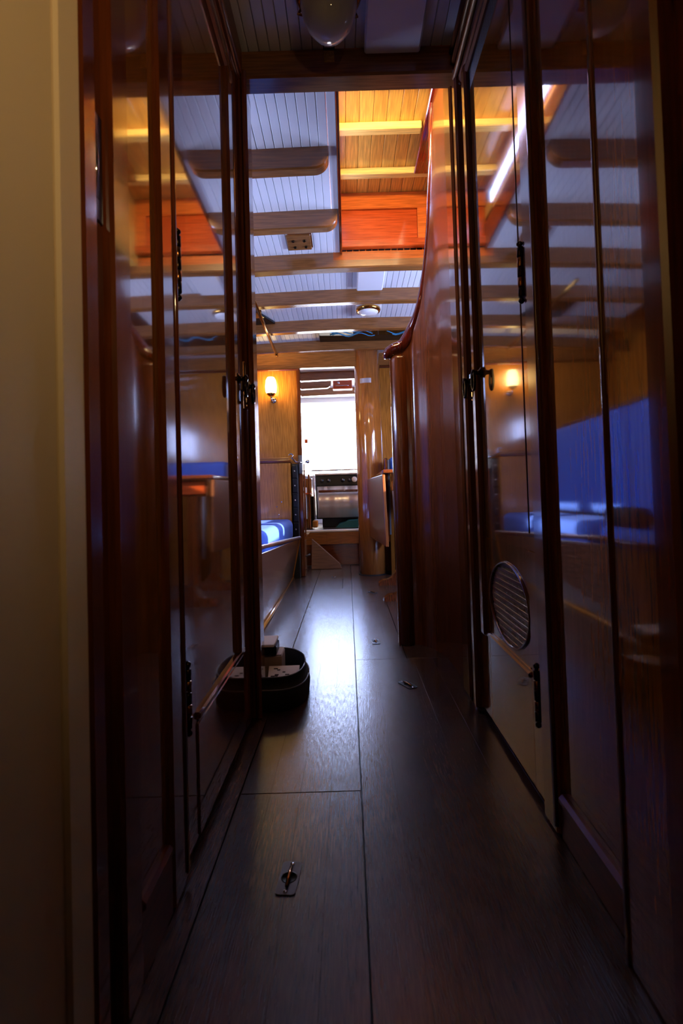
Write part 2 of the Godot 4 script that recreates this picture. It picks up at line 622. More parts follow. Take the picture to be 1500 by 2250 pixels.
# ------------------------------------------------------------------ outer shell
func build_shell() -> void:
	var wl := thing("wall_port", "pale hull side lining left of the saloon", "wall", V(-1.65, 0, 2.5), "", "structure")
	part(wl, "lining", box(-1.72, -1.62, -0.05, 1.30, -1.3, 7.1, 0.0), M.teak)
	part(wl, "lining", box(-1.72, -1.62, 1.66, 2.5, -1.3, 7.1, 0.0), M.teak)
	part(wl, "lining", box(-1.72, -1.62, 1.30, 1.66, -1.3, 1.75, 0.0), M.teak)
	part(wl, "lining", box(-1.72, -1.62, 1.30, 1.66, 2.21, 7.1, 0.0), M.teak)
	var w5 := thing("window_5", "saloon port set in the port hull side above the settee", "window", V(-1.66, 1.3, 1.98), "", "structure")
	part(w5, "window_frame", box(-1.63, -1.60, 1.28, 1.31, 1.73, 2.23), M.brass)
	part(w5, "window_frame", box(-1.63, -1.60, 1.65, 1.68, 1.73, 2.23), M.brass)
	part(w5, "pane", box(-1.67, -1.665, 1.30, 1.66, 1.75, 2.21, 0.0), M.pane)
	var wr := thing("wall_starboard", "wooden hull side lining right of the saloon with a port", "wall", V(1.65, 0, 2.5), "", "structure")
	part(wr, "lining", box(1.62, 1.72, -0.05, 1.26, -1.3, 7.1, 0.0), M.teak)
	part(wr, "lining", box(1.62, 1.72, 1.64, 2.5, -1.3, 7.1, 0.0), M.teak)
	part(wr, "lining", box(1.62, 1.72, 1.26, 1.64, -1.3, 1.95, 0.0), M.teak)
	part(wr, "lining", box(1.62, 1.72, 1.26, 1.64, 2.45, 2.62, 0.0), M.teak)
	part(wr, "lining", box(1.62, 1.72, 1.26, 1.64, 3.12, 5.18, 0.0), M.teak)
	part(wr, "lining", box(1.62, 1.72, 1.26, 1.64, 6.02, 7.1, 0.0), M.teak)
	var w4 := thing("window_4", "galley port set in the starboard hull side", "window", V(1.66, 1.26, 5.6), "", "structure")
	part(w4, "pane", box(1.665, 1.67, 1.26, 1.64, 5.18, 6.02, 0.0), M.pane)
	part(w4, "window_frame", box(1.60, 1.63, 1.24, 1.27, 5.16, 6.04), M.brass)
	part(w4, "window_frame", box(1.60, 1.63, 1.63, 1.66, 5.16, 6.04), M.brass)
	var w2 := thing("window_2", "pair of saloon ports set in the starboard hull side", "window", V(1.66, 1.26, 2.5), "", "structure")
	for e in [1.95, 2.62]:
		part(w2, "window_frame", box(1.60, 1.63, 1.24, 1.27, e - 0.02, e + 0.52), M.brass)
		part(w2, "window_frame", box(1.60, 1.63, 1.63, 1.66, e - 0.02, e + 0.52), M.brass)
		part(w2, "pane", box(1.665, 1.67, 1.26, 1.64, e, e + 0.5, 0.0), M.pane)
	var wb := thing("wall_back", "dark cabin bulkhead behind the viewer", "wall", V(0, 0, -1.25), "", "structure")
	part(wb, "bulkhead", box(-1.72, 1.72, -0.05, 2.5, -1.35, -1.22, 0.0), M.redwood)
	# bulkheads that close the cabins beside the passage
	var bl := thing("wall_saloon_left", "bulkhead between the left cabin and the saloon", "wall", V(-1.0, 0, 1.66), "", "structure")
	part(bl, "bulkhead", box(-1.62, -0.352, 0, 2.3, 1.62, 1.70, 0.0), M.panel)
	var br := thing("wall_saloon_right", "bulkhead between the right cabin and the saloon", "wall", V(1.0, 0, 1.7), "", "structure")
	part(br, "bulkhead", box(0.47, 1.62, 0, 2.3, 1.66, 1.74, 0.0), M.panel)
	# bulkhead with the sconce, left of the galley doorway
	var g := thing("wall_galley_left", "varnished teak bulkhead with the lit sconce left of the galley doorway", "wall", V(-1.0, 0, 4.42), "", "structure")
	part(g, "panel", box(-1.62, -0.42, 0, 1.815, 4.40, 4.45), M.teak)
	part(g, "cap_moulding", box(-1.62, -0.395, 1.812, 1.832, 4.375, 4.45, 0.006), M.post_x)
	part(g, "door_post", box(-0.42, -0.385, 0, 1.83, 4.38, 4.46, 0.006), M.post)
	part(g, "head_board", box(-1.62, 0.13, 1.834, 2.06, 4.395, 4.45), M.teak_x)
	var gr := thing("wall_galley_right", "varnished teak bulkhead right of the mast", "wall", V(0.9, 0, 4.5), "", "structure")
	part(gr, "panel", box(0.22, 1.62, 0, 1.86, 4.575, 4.63), M.teak)
	part(gr, "cap_moulding", box(0.22, 1.62, 1.862, 1.885, 4.572, 4.63, 0.006), M.post_x)
	part(gr, "head_board", box(0.22, 1.62, 1.887, 2.06, 4.575, 4.63), M.teak_x)

# ------------------------------------------------------------------ ceilings
func build_ceiling() -> void:
	var c := thing("ceiling", "white tongue-and-groove deckhead boards between the beams", "ceiling", V(0, 2.1, 2.5), "", "structure")
	var w := 0.036
	for k in range(-37, 22):
		var x0 := w * k
		var x1 := x0 + w
		var d0 := 1.70 if x0 < -0.001 else 2.80
		var p := []
		for i in 8:
			var x := x1 - 0.0008 if i & 1 else x0 + 0.0008
			var d := 4.40 if i & 4 else d0
			p.append(V(x, deck(d) - camber(x) + (0.02 if i & 2 else 0.0), d))
		part(c, "board", hexa(p, 0.002), M.white)
	for k in range(-9, 13):
		part(c, "board", box(w * k + 0.0008, w * k + w - 0.0008, 2.2, 2.22, -1.2, 1.655, 0.002), M.white)
	# deck above, with the hatch left open
	part(c, "deck", box(-1.72, 1.72, 2.26, 2.30, -1.35, 1.66, 0.0), M.dark)
	part(c, "deck", box(-1.72, -0.04, 2.14, 2.30, 1.655, 1.70, 0.0), M.dark)
	part(c, "deck", box(0.55, 1.72, 2.14, 2.30, 1.655, 1.70, 0.0), M.dark)
	part(c, "deck", box(-1.72, -0.045, 2.16, 2.20, 1.66, 2.86, 0.0), M.dark)
	part(c, "deck", box(0.52, 1.72, 2.16, 2.20, 1.66, 2.86, 0.0), M.dark)
	part(c, "deck", box(-1.72, 1.72, 2.12, 2.20, 2.86, 7.1, 0.0), M.dark)
	part(c, "galley_lining", box(-1.62, 1.62, 2.0, 2.03, 4.46, 6.9, 0.0), M.white)
	# proud white panels
	solo("access_panel", box(0.10, 0.285, 2.165, 2.198, 1.0, 1.635, 0.006), M.white, "white access panel on the near deckhead beside the glass globe", "panel")
	var st := begin()
	var p2 := []
	for i in 8:
		var d := 3.215 if i & 4 else 2.885
		p2.append(V(0.267 if i & 1 else 0.10, deck(d) - (0.004 if i & 2 else 0.034), d))
	solo("access_panel", hexa(p2, 0.006), M.white_gloss, "square white panel on the deckhead between the first two saloon beams", "panel")

# ------------------------------------------------------------------ left side of the passage
func build_passage_left() -> void:
	var w := thing("wall_left", "varnished mahogany panelling and door posts along the left of the passage", "wall", V(-0.33, 0, 0.8), "", "structure")
	part(w, "backing", box(-0.42, -0.352, 0, 2.2, 0.60, 0.94, 0.0), M.redwood)
	part(w, "door_post", box(-0.36, -0.313, 0, 2.2, 0.606, 0.643, 0.005), M.post)
	part(w, "rebate", box(-0.36, -0.327, 0, 2.2, 0.643, 0.684, 0.002), M.redwood)
	part(w, "door_post", box(-0.36, -0.313, 0, 2.2, 0.684, 0.741, 0.005), M.post)
	part(w, "panel", box(-0.352, -0.324, 0.10, 2.2, 0.741, 0.868, 0.001), M.panel)
	part(w, "bottom_rail", box(-0.352, -0.316, 0, 0.10, 0.741, 0.868, 0.002), M.post_d)
	part(w, "moulding", box(-0.33, -0.312, 0.098, 0.118, 0.741, 0.868, 0.006), M.post_d)
	part(w, "stile", box(-0.36, -0.313, 0, 2.2, 0.868, 0.938, 0.006), M.post)
	part(w, "bead", tube([V(-0.314, 0.02, 0.935), V(-0.314, 2.19, 0.935)], 0.006, 8), M.post)
	var sp := part(w, "strike_plate", box(-0.33, -0.3245, 1.08, 1.23, 0.646, 0.681, 0.0015), M.strike, "dark bronze strike plate")
	part(sp, "latch_slot", box(-0.3255, -0.3238, 1.165, 1.20, 0.659, 0.671, 0.0005), M.black)
	part(sp, "latch_slot", box(-0.3255, -0.3238, 1.11, 1.145, 0.659, 0.671, 0.0005), M.black)
	part(sp, "lip", tube([V(-0.324, 1.095, 0.653), V(-0.318, 1.15, 0.651), V(-0.324, 1.215, 0.653)], 0.003, 8), M.chrome)

	# cream painted lining nearest the viewer
	var cr := thing("wall_cabin_left", "cream painted panel nearest the viewer on the far left", "wall", V(-0.33, 0, 0.3), "", "structure")
	part(cr, "panel_edge", box(-0.40, -0.314, 0, 2.2, 0.554, 0.605, 0.004), M.cream)
	part(cr, "panel", box(-0.40, -0.318, 0, 2.2, -1.2, 0.554, 0.004), M.cream)

	# the left door, folded back against the cabin side
	var dr := thing("door_1", "dark varnished left passage door with hinges and ring latch", "door", V(-0.33, 0, 1.25), "", "structure")
	part(dr, "field", box(-0.352, -0.322, 0.02, 2.06, 0.945, 1.59, 0.002), M.panel)
	part(dr, "hinge_stile", box(-0.335, -0.3205, 0.02, 2.06, 0.947, 1.03, 0.001), M.redwood)
	part(dr, "lock_stile", box(-0.335, -0.314, 0.02, 2.06, 1.485, 1.59, 0.003), M.redwood)
	part(dr, "moulding", box(-0.33, -0.309, 0.262, 1.965, 1.41, 1.445, 0.007), M.post)
	part(dr, "moulding", box(-0.33, -0.313, 0.262, 1.965, 1.448, 1.483, 0.006), M.post)
	part(dr, "moulding", box(-0.33, -0.3125, 0.250, 0.266, 1.03, 1.483, 0.004), M.rail)
	part(dr, "moulding", box(-0.33, -0.309, 1.945, 1.98, 0.95, 1.483, 0.007), M.post_d)
	part(dr, "bottom_rail", box(-0.335, -0.317, 0.02, 0.245, 1.03, 1.485, 0.003), M.redwood)
	part(dr, "top_rail", box(-0.335, -0.317, 1.98, 2.06, 0.95, 1.485, 0.003), M.redwood)
	hinge(dr, V(-0.311, 1.150, 0.946), 0.056)
	hinge(dr, V(-0.311, 0.326, 0.952), 0.056)
	latch(dr, -0.314, -0.314 + 0.001, 1.0, 1.575, 1.055)

	var jm := thing("trim_1", "varnished jamb post at the saloon end of the left door", "trim", V(-0.3, 0, 1.65), "", "structure")
	part(jm, "jamb", box(-0.352, -0.300, 0, 2.10, 1.60, 1.735, 0.006), M.post)
	part(jm, "bead", box(-0.31, -0.289, 0, 2.10, 1.592, 1.615, 0.007), M.post)
	var hd := thing("trim_2", "dark cornice above the left passage door", "trim", V(-0.33, 2.06, 1.2), "", "structure")
	part(hd, "cornice", box(-0.352, -0.309, 2.065, 2.20, 0.94, 1.64, 0.004), M.post_d)
	part(hd, "bead", tube([V(-0.309, 2.085, 0.95), V(-0.309, 2.085, 1.64)], 0.008, 8), M.post_d)

func hinge(parent: Node3D, c: Vector3, half: float) -> void:
	var s := signf(c.x)
	var h := part(parent, "hinge", box(minf(c.x, c.x + s * 0.012), maxf(c.x, c.x + s * 0.012), c.y - half, c.y + half, -c.z - 0.009, -c.z + 0.009, 0.001), M.bronze)
	for k in 5:
		var y := c.y - half + (k + 0.5) * half * 0.4
		part(h, "knuckle", lathe(Vector3(c.x, y - half * 0.185, c.z), Vector3.UP, [[0.0062, 0], [0.007, 0.001], [0.007, half * 0.36], [0.0062, half * 0.37]], 14), M.bronze_bright if k % 2 == 1 else M.bronze)
	for e in [-1, 1]:
		part(h, "finial", lathe(Vector3(c.x, c.y + e * half, c.z), Vector3(0, e, 0), [[0.004, 0], [0.0038, 0.002], [0.007, 0.006], [0.007, 0.010], [0.003, 0.014], [0.0, 0.015]], 14), M.bronze)

# lock at the free edge of a door: plate, spindle and a ring pull on the passage face
func latch(parent: Node3D, x: float, _xb: float, into: float, d: float, y: float) -> void:
	var pl := part(parent, "lock_plate", box(minf(x - 0.002, x + 0.004 * into), maxf(x - 0.002, x + 0.004 * into), y - 0.075, y + 0.075, d - 0.012, d + 0.012, 0.002), M.bronze_bright)
	part(pl, "lock_case", box(x if into > 0 else x - 0.012, x + 0.012 if into > 0 else x, y - 0.02, y + 0.02, d - 0.02, d + 0.02, 0.004), M.bronze)
	part(pl, "tongue", box(x if into > 0 else x - 0.006, x + 0.006 if into > 0 else x, y - 0.065, y - 0.035, d + 0.006, d + 0.02, 0.002), M.brass)
	for dd in [-0.10, 0.012]:
		var c := V(x, y, d + dd)
		var k := part(parent, "ring_handle", lathe(c, Vector3(into, 0, 0), [[0.016, 0], [0.016, 0.004], [0.008, 0.008], [0.006, 0.018], [0.010, 0.022], [0.010, 0.028], [0.0, 0.031]], 16), M.bronze)
		part(k, "pull_ring", ring_mesh(c + Vector3(into * 0.024, -0.026, 0), Vector3(into, 0, 0), Vector3.UP, 0.016, 0.026, 0.0042), M.bronze)

# ------------------------------------------------------------------ right side of the passage
func build_passage_right() -> void:
	var w := thing("wall_right", "glossy varnished mahogany panelling along the right of the passage", "wall", V(0.43, 0, 0.8), "", "structure")
	part(w, "backing", box(0.45, 0.52, 0, 2.2, 0.3, 1.1, 0.0), M.redwood)
	part(w, "panel", box(0.416, 0.45, 0.08, 2.2, 0.766, 1.02, 0.001), M.panel)
	part(w, "bottom_rail", box(0.409, 0.45, 0, 0.072, 0.75, 1.02, 0.002), M.post_d)
	part(w, "moulding", box(0.402, 0.43, 0.07, 0.092, 0.75, 1.02, 0.007), M.post_d)
	part(w, "stile", box(0.402, 0.45, 0, 2.2, 1.022, 1.096, 0.007), M.post)
	part(w, "bead", tube([V(0.403, 0.02, 1.03), V(0.403, 2.19, 1.03)], 0.006, 8), M.post)
	part(w, "panel_near", box(0.392, 0.45, 0, 2.2, 0.622, 0.752, 0.005), M.panel)
	part(w, "bead", tube([V(0.393, 0, 0.751), V(0.393, 2.19, 0.751)], 0.006, 8), M.post)
	part(w, "door_post", box(0.375, 0.45, 0, 2.2, 0.575, 0.622, 0.006), M.post)
	part(w, "cabin_lining", box(0.40, 0.45, 0, 2.2, -1.2, 0.575, 0.002), M.redwood)
	part(w, "backing", box(0.45, 0.52, 0, 2.2, -1.2, 0.3, 0.0), M.redwood)
	part(w, "screw_head", lathe(V(0.416, 1.23, 0.8), Vector3(-1, 0, 0), [[0.004, 0], [0.004, 0.003], [0.0, 0.004]], 10), M.brass)

	var dr := thing("door_2", "varnished right passage door with an oval cane vent and ring latch", "door", V(0.43, 0, 1.35), "", "structure")
	part(dr, "field", box(0.414, 0.446, 0.56, 1.935, 1.10, 1.625, 0.001), M.panel)
	part(dr, "vent_panel", board_with_oval(0.414, 0.434, 0.285, 0.56, 1.16, 1.5, 0.402, 1.322, 0.105, 0.158), M.panel)
	part(dr, "stile", box(0.411, 0.446, 0.02, 0.56, 1.10, 1.16, 0.001), M.panel)
	part(dr, "stile", box(0.411, 0.446, 0.02, 0.56, 1.5, 1.625, 0.001), M.panel)
	part(dr, "bottom_rail", box(0.411, 0.446, 0.02, 0.285, 1.16, 1.5, 0.001), M.redwood)
	part(dr, "oval_frame", ring_mesh(V(0.413, 0.402, 1.322), Vector3(-1, 0, 0), Vector3.UP, 0.160, 0.107, 0.0045), M.post)
	var weave := begin()
	var rows := 13
	for r in rows:
		var y := 0.402 - 0.098 + 0.196 * r / (rows - 1)
		var q := 1.0 - pow((y - 0.402) / 0.105, 2.0)
		if q > 0.02:
			var hw := 0.158 * sqrt(q)
			add_box(weave, 0.4160, 0.4190, y - 0.0045, y + 0.0045, 1.322 - hw, 1.322 + hw, 0.001)
	var vs := begin()
	for k in 33:
		var d := 1.322 - 0.154 + 0.308 * k / 32.0
		var q := 1.0 - pow((d - 1.322) / 0.158, 2.0)
		if q > 0.02:
			var hh := 0.105 * sqrt(q)
			add_box(vs, 0.4175, 0.4195, 0.402 - hh, 0.402 + hh, d - 0.0022, d + 0.0022, 0.0008)
	var cw := part(dr, "cane_weave", done(weave), M.post_d, "dark cane strands across the oval vent")
	cw.set_meta("kind", "stuff")
	var cv := part(dr, "cane_weave", done(vs), M.cane, "pale upright cane strands")
	cv.set_meta("kind", "stuff")
	part(dr, "back_board", box(0.436, 0.446, 0.285, 0.56, 1.16, 1.5, 0.0), M.redwood)
	part(dr, "moulding", box(0.404, 0.42, 0.266, 0.280, 1.16, 1.515, 0.004), M.rail)
	part(dr, "moulding", box(0.398, 0.42, 0.262, 2.03, 1.515, 1.555, 0.007), M.post)
	part(dr, "moulding", box(0.402, 0.42, 2.03, 2.06, 1.10, 1.60, 0.007), M.post_d)
	part(dr, "moulding", box(0.402, 0.42, 1.995, 2.02, 1.10, 1.555, 0.006), M.post_d)
	part(dr, "vent_strip", box(0.414, 0.446, 1.935, 1.995, 1.10, 1.60, 0.001), M.pattern, "blue-grey key-patterned strip above the door field")
	part(dr, "top_rail", box(0.414, 0.446, 1.995, 2.06, 1.10, 1.625, 0.001), M.redwood)
	part(dr, "edge_strip", box(0.388, 0.42, 0.01, 2.06, 1.60, 1.64, 0.007), M.post)
	part(dr, "groove_bead", tube([V(0.4135, 0.6, 1.15), V(0.4135, 1.93, 1.15)], 0.0014, 6), M.post)
	hinge(dr, V(0.400, 1.184, 1.103), 0.056)
	hinge(dr, V(0.402, 0.25, 1.106), 0.056)
	latch(dr, 0.411, 0.41, -1.0, 1.59, 1.055)

	var jm := thing("trim_3", "varnished jamb post at the saloon end of the right door", "trim", V(0.42, 0, 1.74), "", "structure")
	part(jm, "jamb", box(0.405, 0.47, 0, 2.2, 1.65, 1.70, 0.004), M.panel)
	part(jm, "jamb", box(0.392, 0.47, 0, 2.2, 1.70, 1.80, 0.007), M.post)
	var hd := thing("trim_4", "stepped dark cornice above the right passage door", "trim", V(0.43, 2.06, 1.2), "", "structure")
	part(hd, "cornice", box(0.414, 0.45, 2.06, 2.2, 0.30, 1.80, 0.003), M.post_d)
	for k in 3:
		part(hd, "bead", tube([V(0.404 - 0.006 * k, 2.10 + 0.035 * k, 0.6), V(0.404 - 0.006 * k, 2.10 + 0.035 * k, 1.66)], 0.009, 8), M.post_d)

# ------------------------------------------------------------------ hatch trunk above the passage end
func build_hatch() -> void:
	var h := thing("wall_hatch", "orange planked hatch trunk above the saloon entrance", "hatch", V(0.2, 2.1, 2.3), "", "structure")
	var w := 0.062
	for k in 9:
		var x0 := -0.02 + w * k
		part(h, "roof_plank", box(x0 + 0.0006, x0 + w - 0.0006, 2.40, 2.42, 1.66, 2.86, 0.002), M.pine if k % 2 == 0 else M.pine_b)
	part(h, "roof", box(-0.06, 0.58, 2.42, 2.46, 1.60, 2.92, 0.0), M.dark)
	for d in [1.93, 2.24, 2.56]:
		part(h, "roof_beam", box(0.0, 0.39 if d < 2.5 else 0.5, 2.365, 2.40, d, d + 0.045, 0.004), M.pine_x)
	# end wall towards the saloon: frame and raised panel
	part(h, "end_wall", box(-0.04, 0.56, 2.03, 2.41, 2.80, 2.85, 0.0), M.cedar_x)
	part(h, "end_rail", box(-0.01, 0.52, 2.305, 2.40, 2.775, 2.80, 0.003), M.cedar_x)
	part(h, "end_rail", box(-0.01, 0.52, 2.085, 2.13, 2.765, 2.80, 0.004), M.cedar_dark)
	part(h, "end_panel", box(0.008, 0.44, 2.13, 2.305, 2.787, 2.80, 0.003), M.cedar_dark)
	part(h, "end_stile", box(0.44, 0.52, 2.13, 2.305, 2.775, 2.80, 0.003), M.cedar_x)
	# near end and sides
	part(h, "near_wall", box(-0.04, 0.56, 2.19, 2.41, 1.645, 1.70, 0.0), M.cedar_x)
	part(h, "side_wall", box(0.50, 0.54, 2.03, 2.41, 1.64, 2.85, 0.0), M.pine)
	var cl := []
	for i in 8:
		var d := 2.80 if i & 4 else 1.70
		cl.append(V(0.012 if i & 1 else 0.001, 2.2 if i & 2 else deck(d) - 0.014, d))
	part(h, "carlin", hexa(cl, 0.002), M.rail)
	part(h, "side_wall", box(-0.035, 0.0, 2.31, 2.41, 1.64, 2.85, 0.0), M.pine)
	part(h, "side_wall", box(-0.035, 0.0, 2.15, 2.24, 1.64, 2.85, 0.0), M.pine)
	part(h, "side_wall", box(-0.035, 0.0, 2.19, 2.36, 1.64, 1.84, 0.0), M.pine)
	part(h, "side_wall", box(-0.035, 0.0, 2.19, 2.36, 2.66, 2.85, 0.0), M.pine)
	var win := thing("window_3", "low side window of the hatch trunk", "window", V(-0.02, 2.24, 2.25), "", "structure")
	part(win, "pane", box(-0.022, -0.018, 2.24, 2.31, 1.84, 2.66, 0.0), M.pane)
	part(win, "window_frame", box(-0.04, 0.004, 2.236, 2.242, 1.84, 2.66, 0.001), M.cedar_dark)
	solo("hatch_slide", box(0.394, 0.497, 2.352, 2.398, 1.72, 2.555, 0.004), M.red_slide, "dark red varnished slide under the right edge of the orange hatch roof", "hatch slide")
	# small tungsten fitting on the near wall of the trunk, facing ahead
	var lamp := thing("hatch_lamp", "warm striplight on the near wall inside the hatch trunk", "lamp", V(0.2, 2.3, 1.71))
	part(lamp, "housing", box(0.05, 0.37, 2.275, 2.345, 1.70, 1.712, 0.003), M.brass)
	part(lamp, "lamp_glass", box(0.06, 0.36, 2.285, 2.335, 1.712, 1.722, 0.003), M.bulb)
	area("hatch_lamp_light", V(0.21, 2.30, 1.735), Vector3(0, -0.05, -1), 0.30, 0.06, Color(1.0, 0.90, 0.68), 220.0)

# ------------------------------------------------------------------ deck beams
func build_beams() -> void:
	solo("deck_beam", box(-0.352, 0.45, 2.106, 2.2, 1.64, 1.715, 0.006), M.beam, "shaded varnished beam across the passage over the saloon entrance", "beam", "deck beams")
	solo("deck_beam", beam_mesh(-1.6, -0.035, 1.995, 2.05, deck(2.0), 0.088, true), M.beam, "half beam with a rounded end at the near side of the hatch", "beam", "deck beams")
	solo("deck_beam", beam_mesh(-1.6, -0.008, 2.405, 2.46, deck(2.4), 0.088, true), M.beam, "half beam with a rounded end above the bolted plate", "beam", "deck beams")
	var full := [[2.80, 2.87, "pale full-width beam at the far edge of the orange hatch", 0.088], [3.25, 3.31, "full-width beam between the square white panel and the round light", 0.086], [3.72, 3.78, "full-width beam just beyond the round ceiling light", 0.084], [4.15, 4.21, "full-width beam touching the head of the mast", 0.084]]
	for b in full:
		var m := beam_mesh(-1.6, 1.6, b[0], b[1], deck(b[0]), b[3])
		solo("deck_beam", m, M.beam, b[2], "beam", "deck beams")
	var gal := [[5.2, 5.27, -1.6, 1.6, false, "nearest beam in the galley seen over its doorway"], [5.6, 5.66, -1.6, -0.145, true, "half beam with a rounded end in the galley beside the red block"], [6.0, 6.07, -1.6, 1.6, false, "farthest galley beam over the white end wall"]]
	for b in gal:
		var m := beam_mesh(b[2], b[3], b[0], b[1], 2.0 + camber(-0.25), 0.088, b[4])
		solo("deck_beam", m, M.beam, b[5], "beam", "deck beams")
	var rb := thing("red_block", "small red varnished hatch block under the galley deckhead", "block", V(-0.02, 1.9, 5.62))
	part(rb, "body", box(-0.125, 0.09, 1.895, 2.0, 5.60, 5.68, 0.004), M.cedar_dark)
	part(rb, "bolt", lathe(V(-0.065, 1.965, 5.60), Vector3(0, 0, 1), [[0.014, 0], [0.014, 0.006], [0.0, 0.009]], 14), M.chrome)
	part(rb, "bar", tube([V(-0.10, 1.932, 5.594), V(0.05, 1.932, 5.594)], 0.004, 8), M.chrome)
	# bolted plate under the deckhead
	var p := []
	var q := []
	for i in 8:
		var d := 2.74 if i & 4 else 2.60
		var x := -0.155 if i & 1 else -0.285
		p.append(V(x, deck(d) - camber(x) - (0.0 if i & 2 else 0.012), d))
		var d2 := 2.73 if i & 4 else 2.58
		var x2 := -0.148 if i & 1 else -0.275
		q.append(V(x2, deck(d2) - camber(x2) - (0.0 if i & 2 else 0.005), d2))
	var bp := thing("bolted_plate", "square wooden plate with four bolts on the white deckhead", "plate", V(-0.22, 2.07, 2.67))
	part(bp, "plate", hexa(p, 0.003), M.beam)
	part(bp, "backing", hexa(q, 0.001), M.post_x)
	for e in [[-0.25, 2.645], [-0.19, 2.645], [-0.245, 2.705], [-0.185, 2.705]]:
		part(bp, "bolt", lathe(V(e[0], deck(e[1]) - camber(e[0]) - 0.012, e[1]), Vector3.DOWN, [[0.009, 0], [0.009, 0.005], [0.005, 0.008], [0.0, 0.009]], 12), M.bronze)
	# brass rod hung below the beams
	var rod := thing("grab_rod", "slender brass rod hung under the deck beams on the left", "rod", V(-0.545, 1.9, 3.5))
	part(rod, "rod", tube([V(-0.532, 1.905, 2.86), V(-0.554, 1.885, 4.12)], 0.011, 10), M.brass)
	part(rod, "bracket", tube([V(-0.54, 1.90, 3.28), V(-0.54, 1.94, 3.28)], 0.008, 8), M.brass)
	part(rod, "end_bracket", tube([V(-0.554, 1.886, 4.115), V(-0.554, 1.888, 4.17)], 0.014, 8), M.brass)

# ------------------------------------------------------------------ curved partition with the swept rail
func build_partition() -> void:
	var rail := [V(0.218, 1.362, 2.33), V(0.24, 1.376, 2.33), V(0.266, 1.385, 2.33), V(0.292, 1.408, 2.33), V(0.32, 1.458, 2.325), V(0.338, 1.498, 2.30), V(0.357, 1.56, 2.27), V(0.372, 1.652, 2.24), V(0.383, 1.759, 2.206), V(0.391, 1.863, 2.17), V(0.399, 2.044, 2.134), V(0.404, 2.22, 2.104), V(0.408, 2.40, 2.067)]
	var curve := Curve3D.new()
	for i in rail.size():
		var tan: Vector3 = (rail[mini(i + 1, rail.size() - 1)] - rail[maxi(i - 1, 0)]) / 6.0
		curve.add_point(rail[i], -tan, tan)
	var fine := []
	for i in 61:
		fine.append(curve.samplef(i / 60.0 * (rail.size() - 1)))
	rail = fine
	var pts := rail.duplicate()
	pts.append(V(0.41, 2.40, 1.95))
	pts.append(V(0.41, 2.40, 1.81))
	var pt := thing("partition", "curved varnished partition right of the saloon entrance, with a swept handrail", "partition", V(0.33, 0, 2.3))
	var st := begin(true)
	var off := []
	for i in pts.size():
		var t: Vector3 = pts[mini(i + 1, pts.size() - 1)] - pts[maxi(i - 1, 0)]
		t.y = 0
		t = t.normalized()
		off.append(Vector3(-t.z, 0, t.x) * 0.04 * (1.0 if Vector3(-t.z, 0, t.x).dot(Vector3(1, 0, -1)) > 0 else -1.0))
	var low := 0.0
	var front := begin(true)
	var back := begin(true)
	var levels := 10
	for i in pts.size() - 1:
		for k in levels:
			var a0: Vector3 = Vector3(pts[i].x, lerpf(low, pts[i].y, float(k) / levels), pts[i].z)
			var a1: Vector3 = Vector3(pts[i].x, lerpf(low, pts[i].y, float(k + 1) / levels), pts[i].z)
			var b0: Vector3 = Vector3(pts[i + 1].x, lerpf(low, pts[i + 1].y, float(k) / levels), pts[i + 1].z)
			var b1: Vector3 = Vector3(pts[i + 1].x, lerpf(low, pts[i + 1].y, float(k + 1) / levels), pts[i + 1].z)
			quad(front, a0, b0, b1, a1, -off[i])
			quad(back, a0 + off[i], b0 + off[i + 1], b1 + off[i + 1], a1 + off[i], off[i])
		quad(back, pts[i], pts[i + 1], pts[i + 1] + off[i + 1], pts[i] + off[i], Vector3.UP)
	part(pt, "curved_panel", done(front, true), M.curved)
	part(pt, "panel_back", done(back, true), M.teak)
	part(pt, "nosing", lathe(V(0.258, 0, 2.352), Vector3.UP, [[0.037, 0.0], [0.040, 0.006], [0.040, 1.33], [0.036, 1.345]], 28), M.curved)
	var rp := []
	var rr := []
	rp.append(V(0.208, 1.335, 2.34))
	rr.append(0.016)
	rp.append(V(0.208, 1.352, 2.34))
	rr.append(0.026)
	for i in rail.size():
		rp.append(rail[i] + Vector3(0, 0.004, -0.012))
		rr.append(lerpf(0.028, 0.010, clampf((i - 16) / 22.0, 0.0, 1.0)))
	part(pt, "handrail", tube(rp, rr, 14), M.rail, "dark red varnished swept handrail")
	var base := thing("trim_5", "dark skirting strip along the foot of the right-hand panelling", "trim", V(0.42, 0, 1.95), "", "structure")
	part(base, "strip", box(0.414, 0.45, 0, 0.012, 1.81, 2.1, 0.002), M.dark)

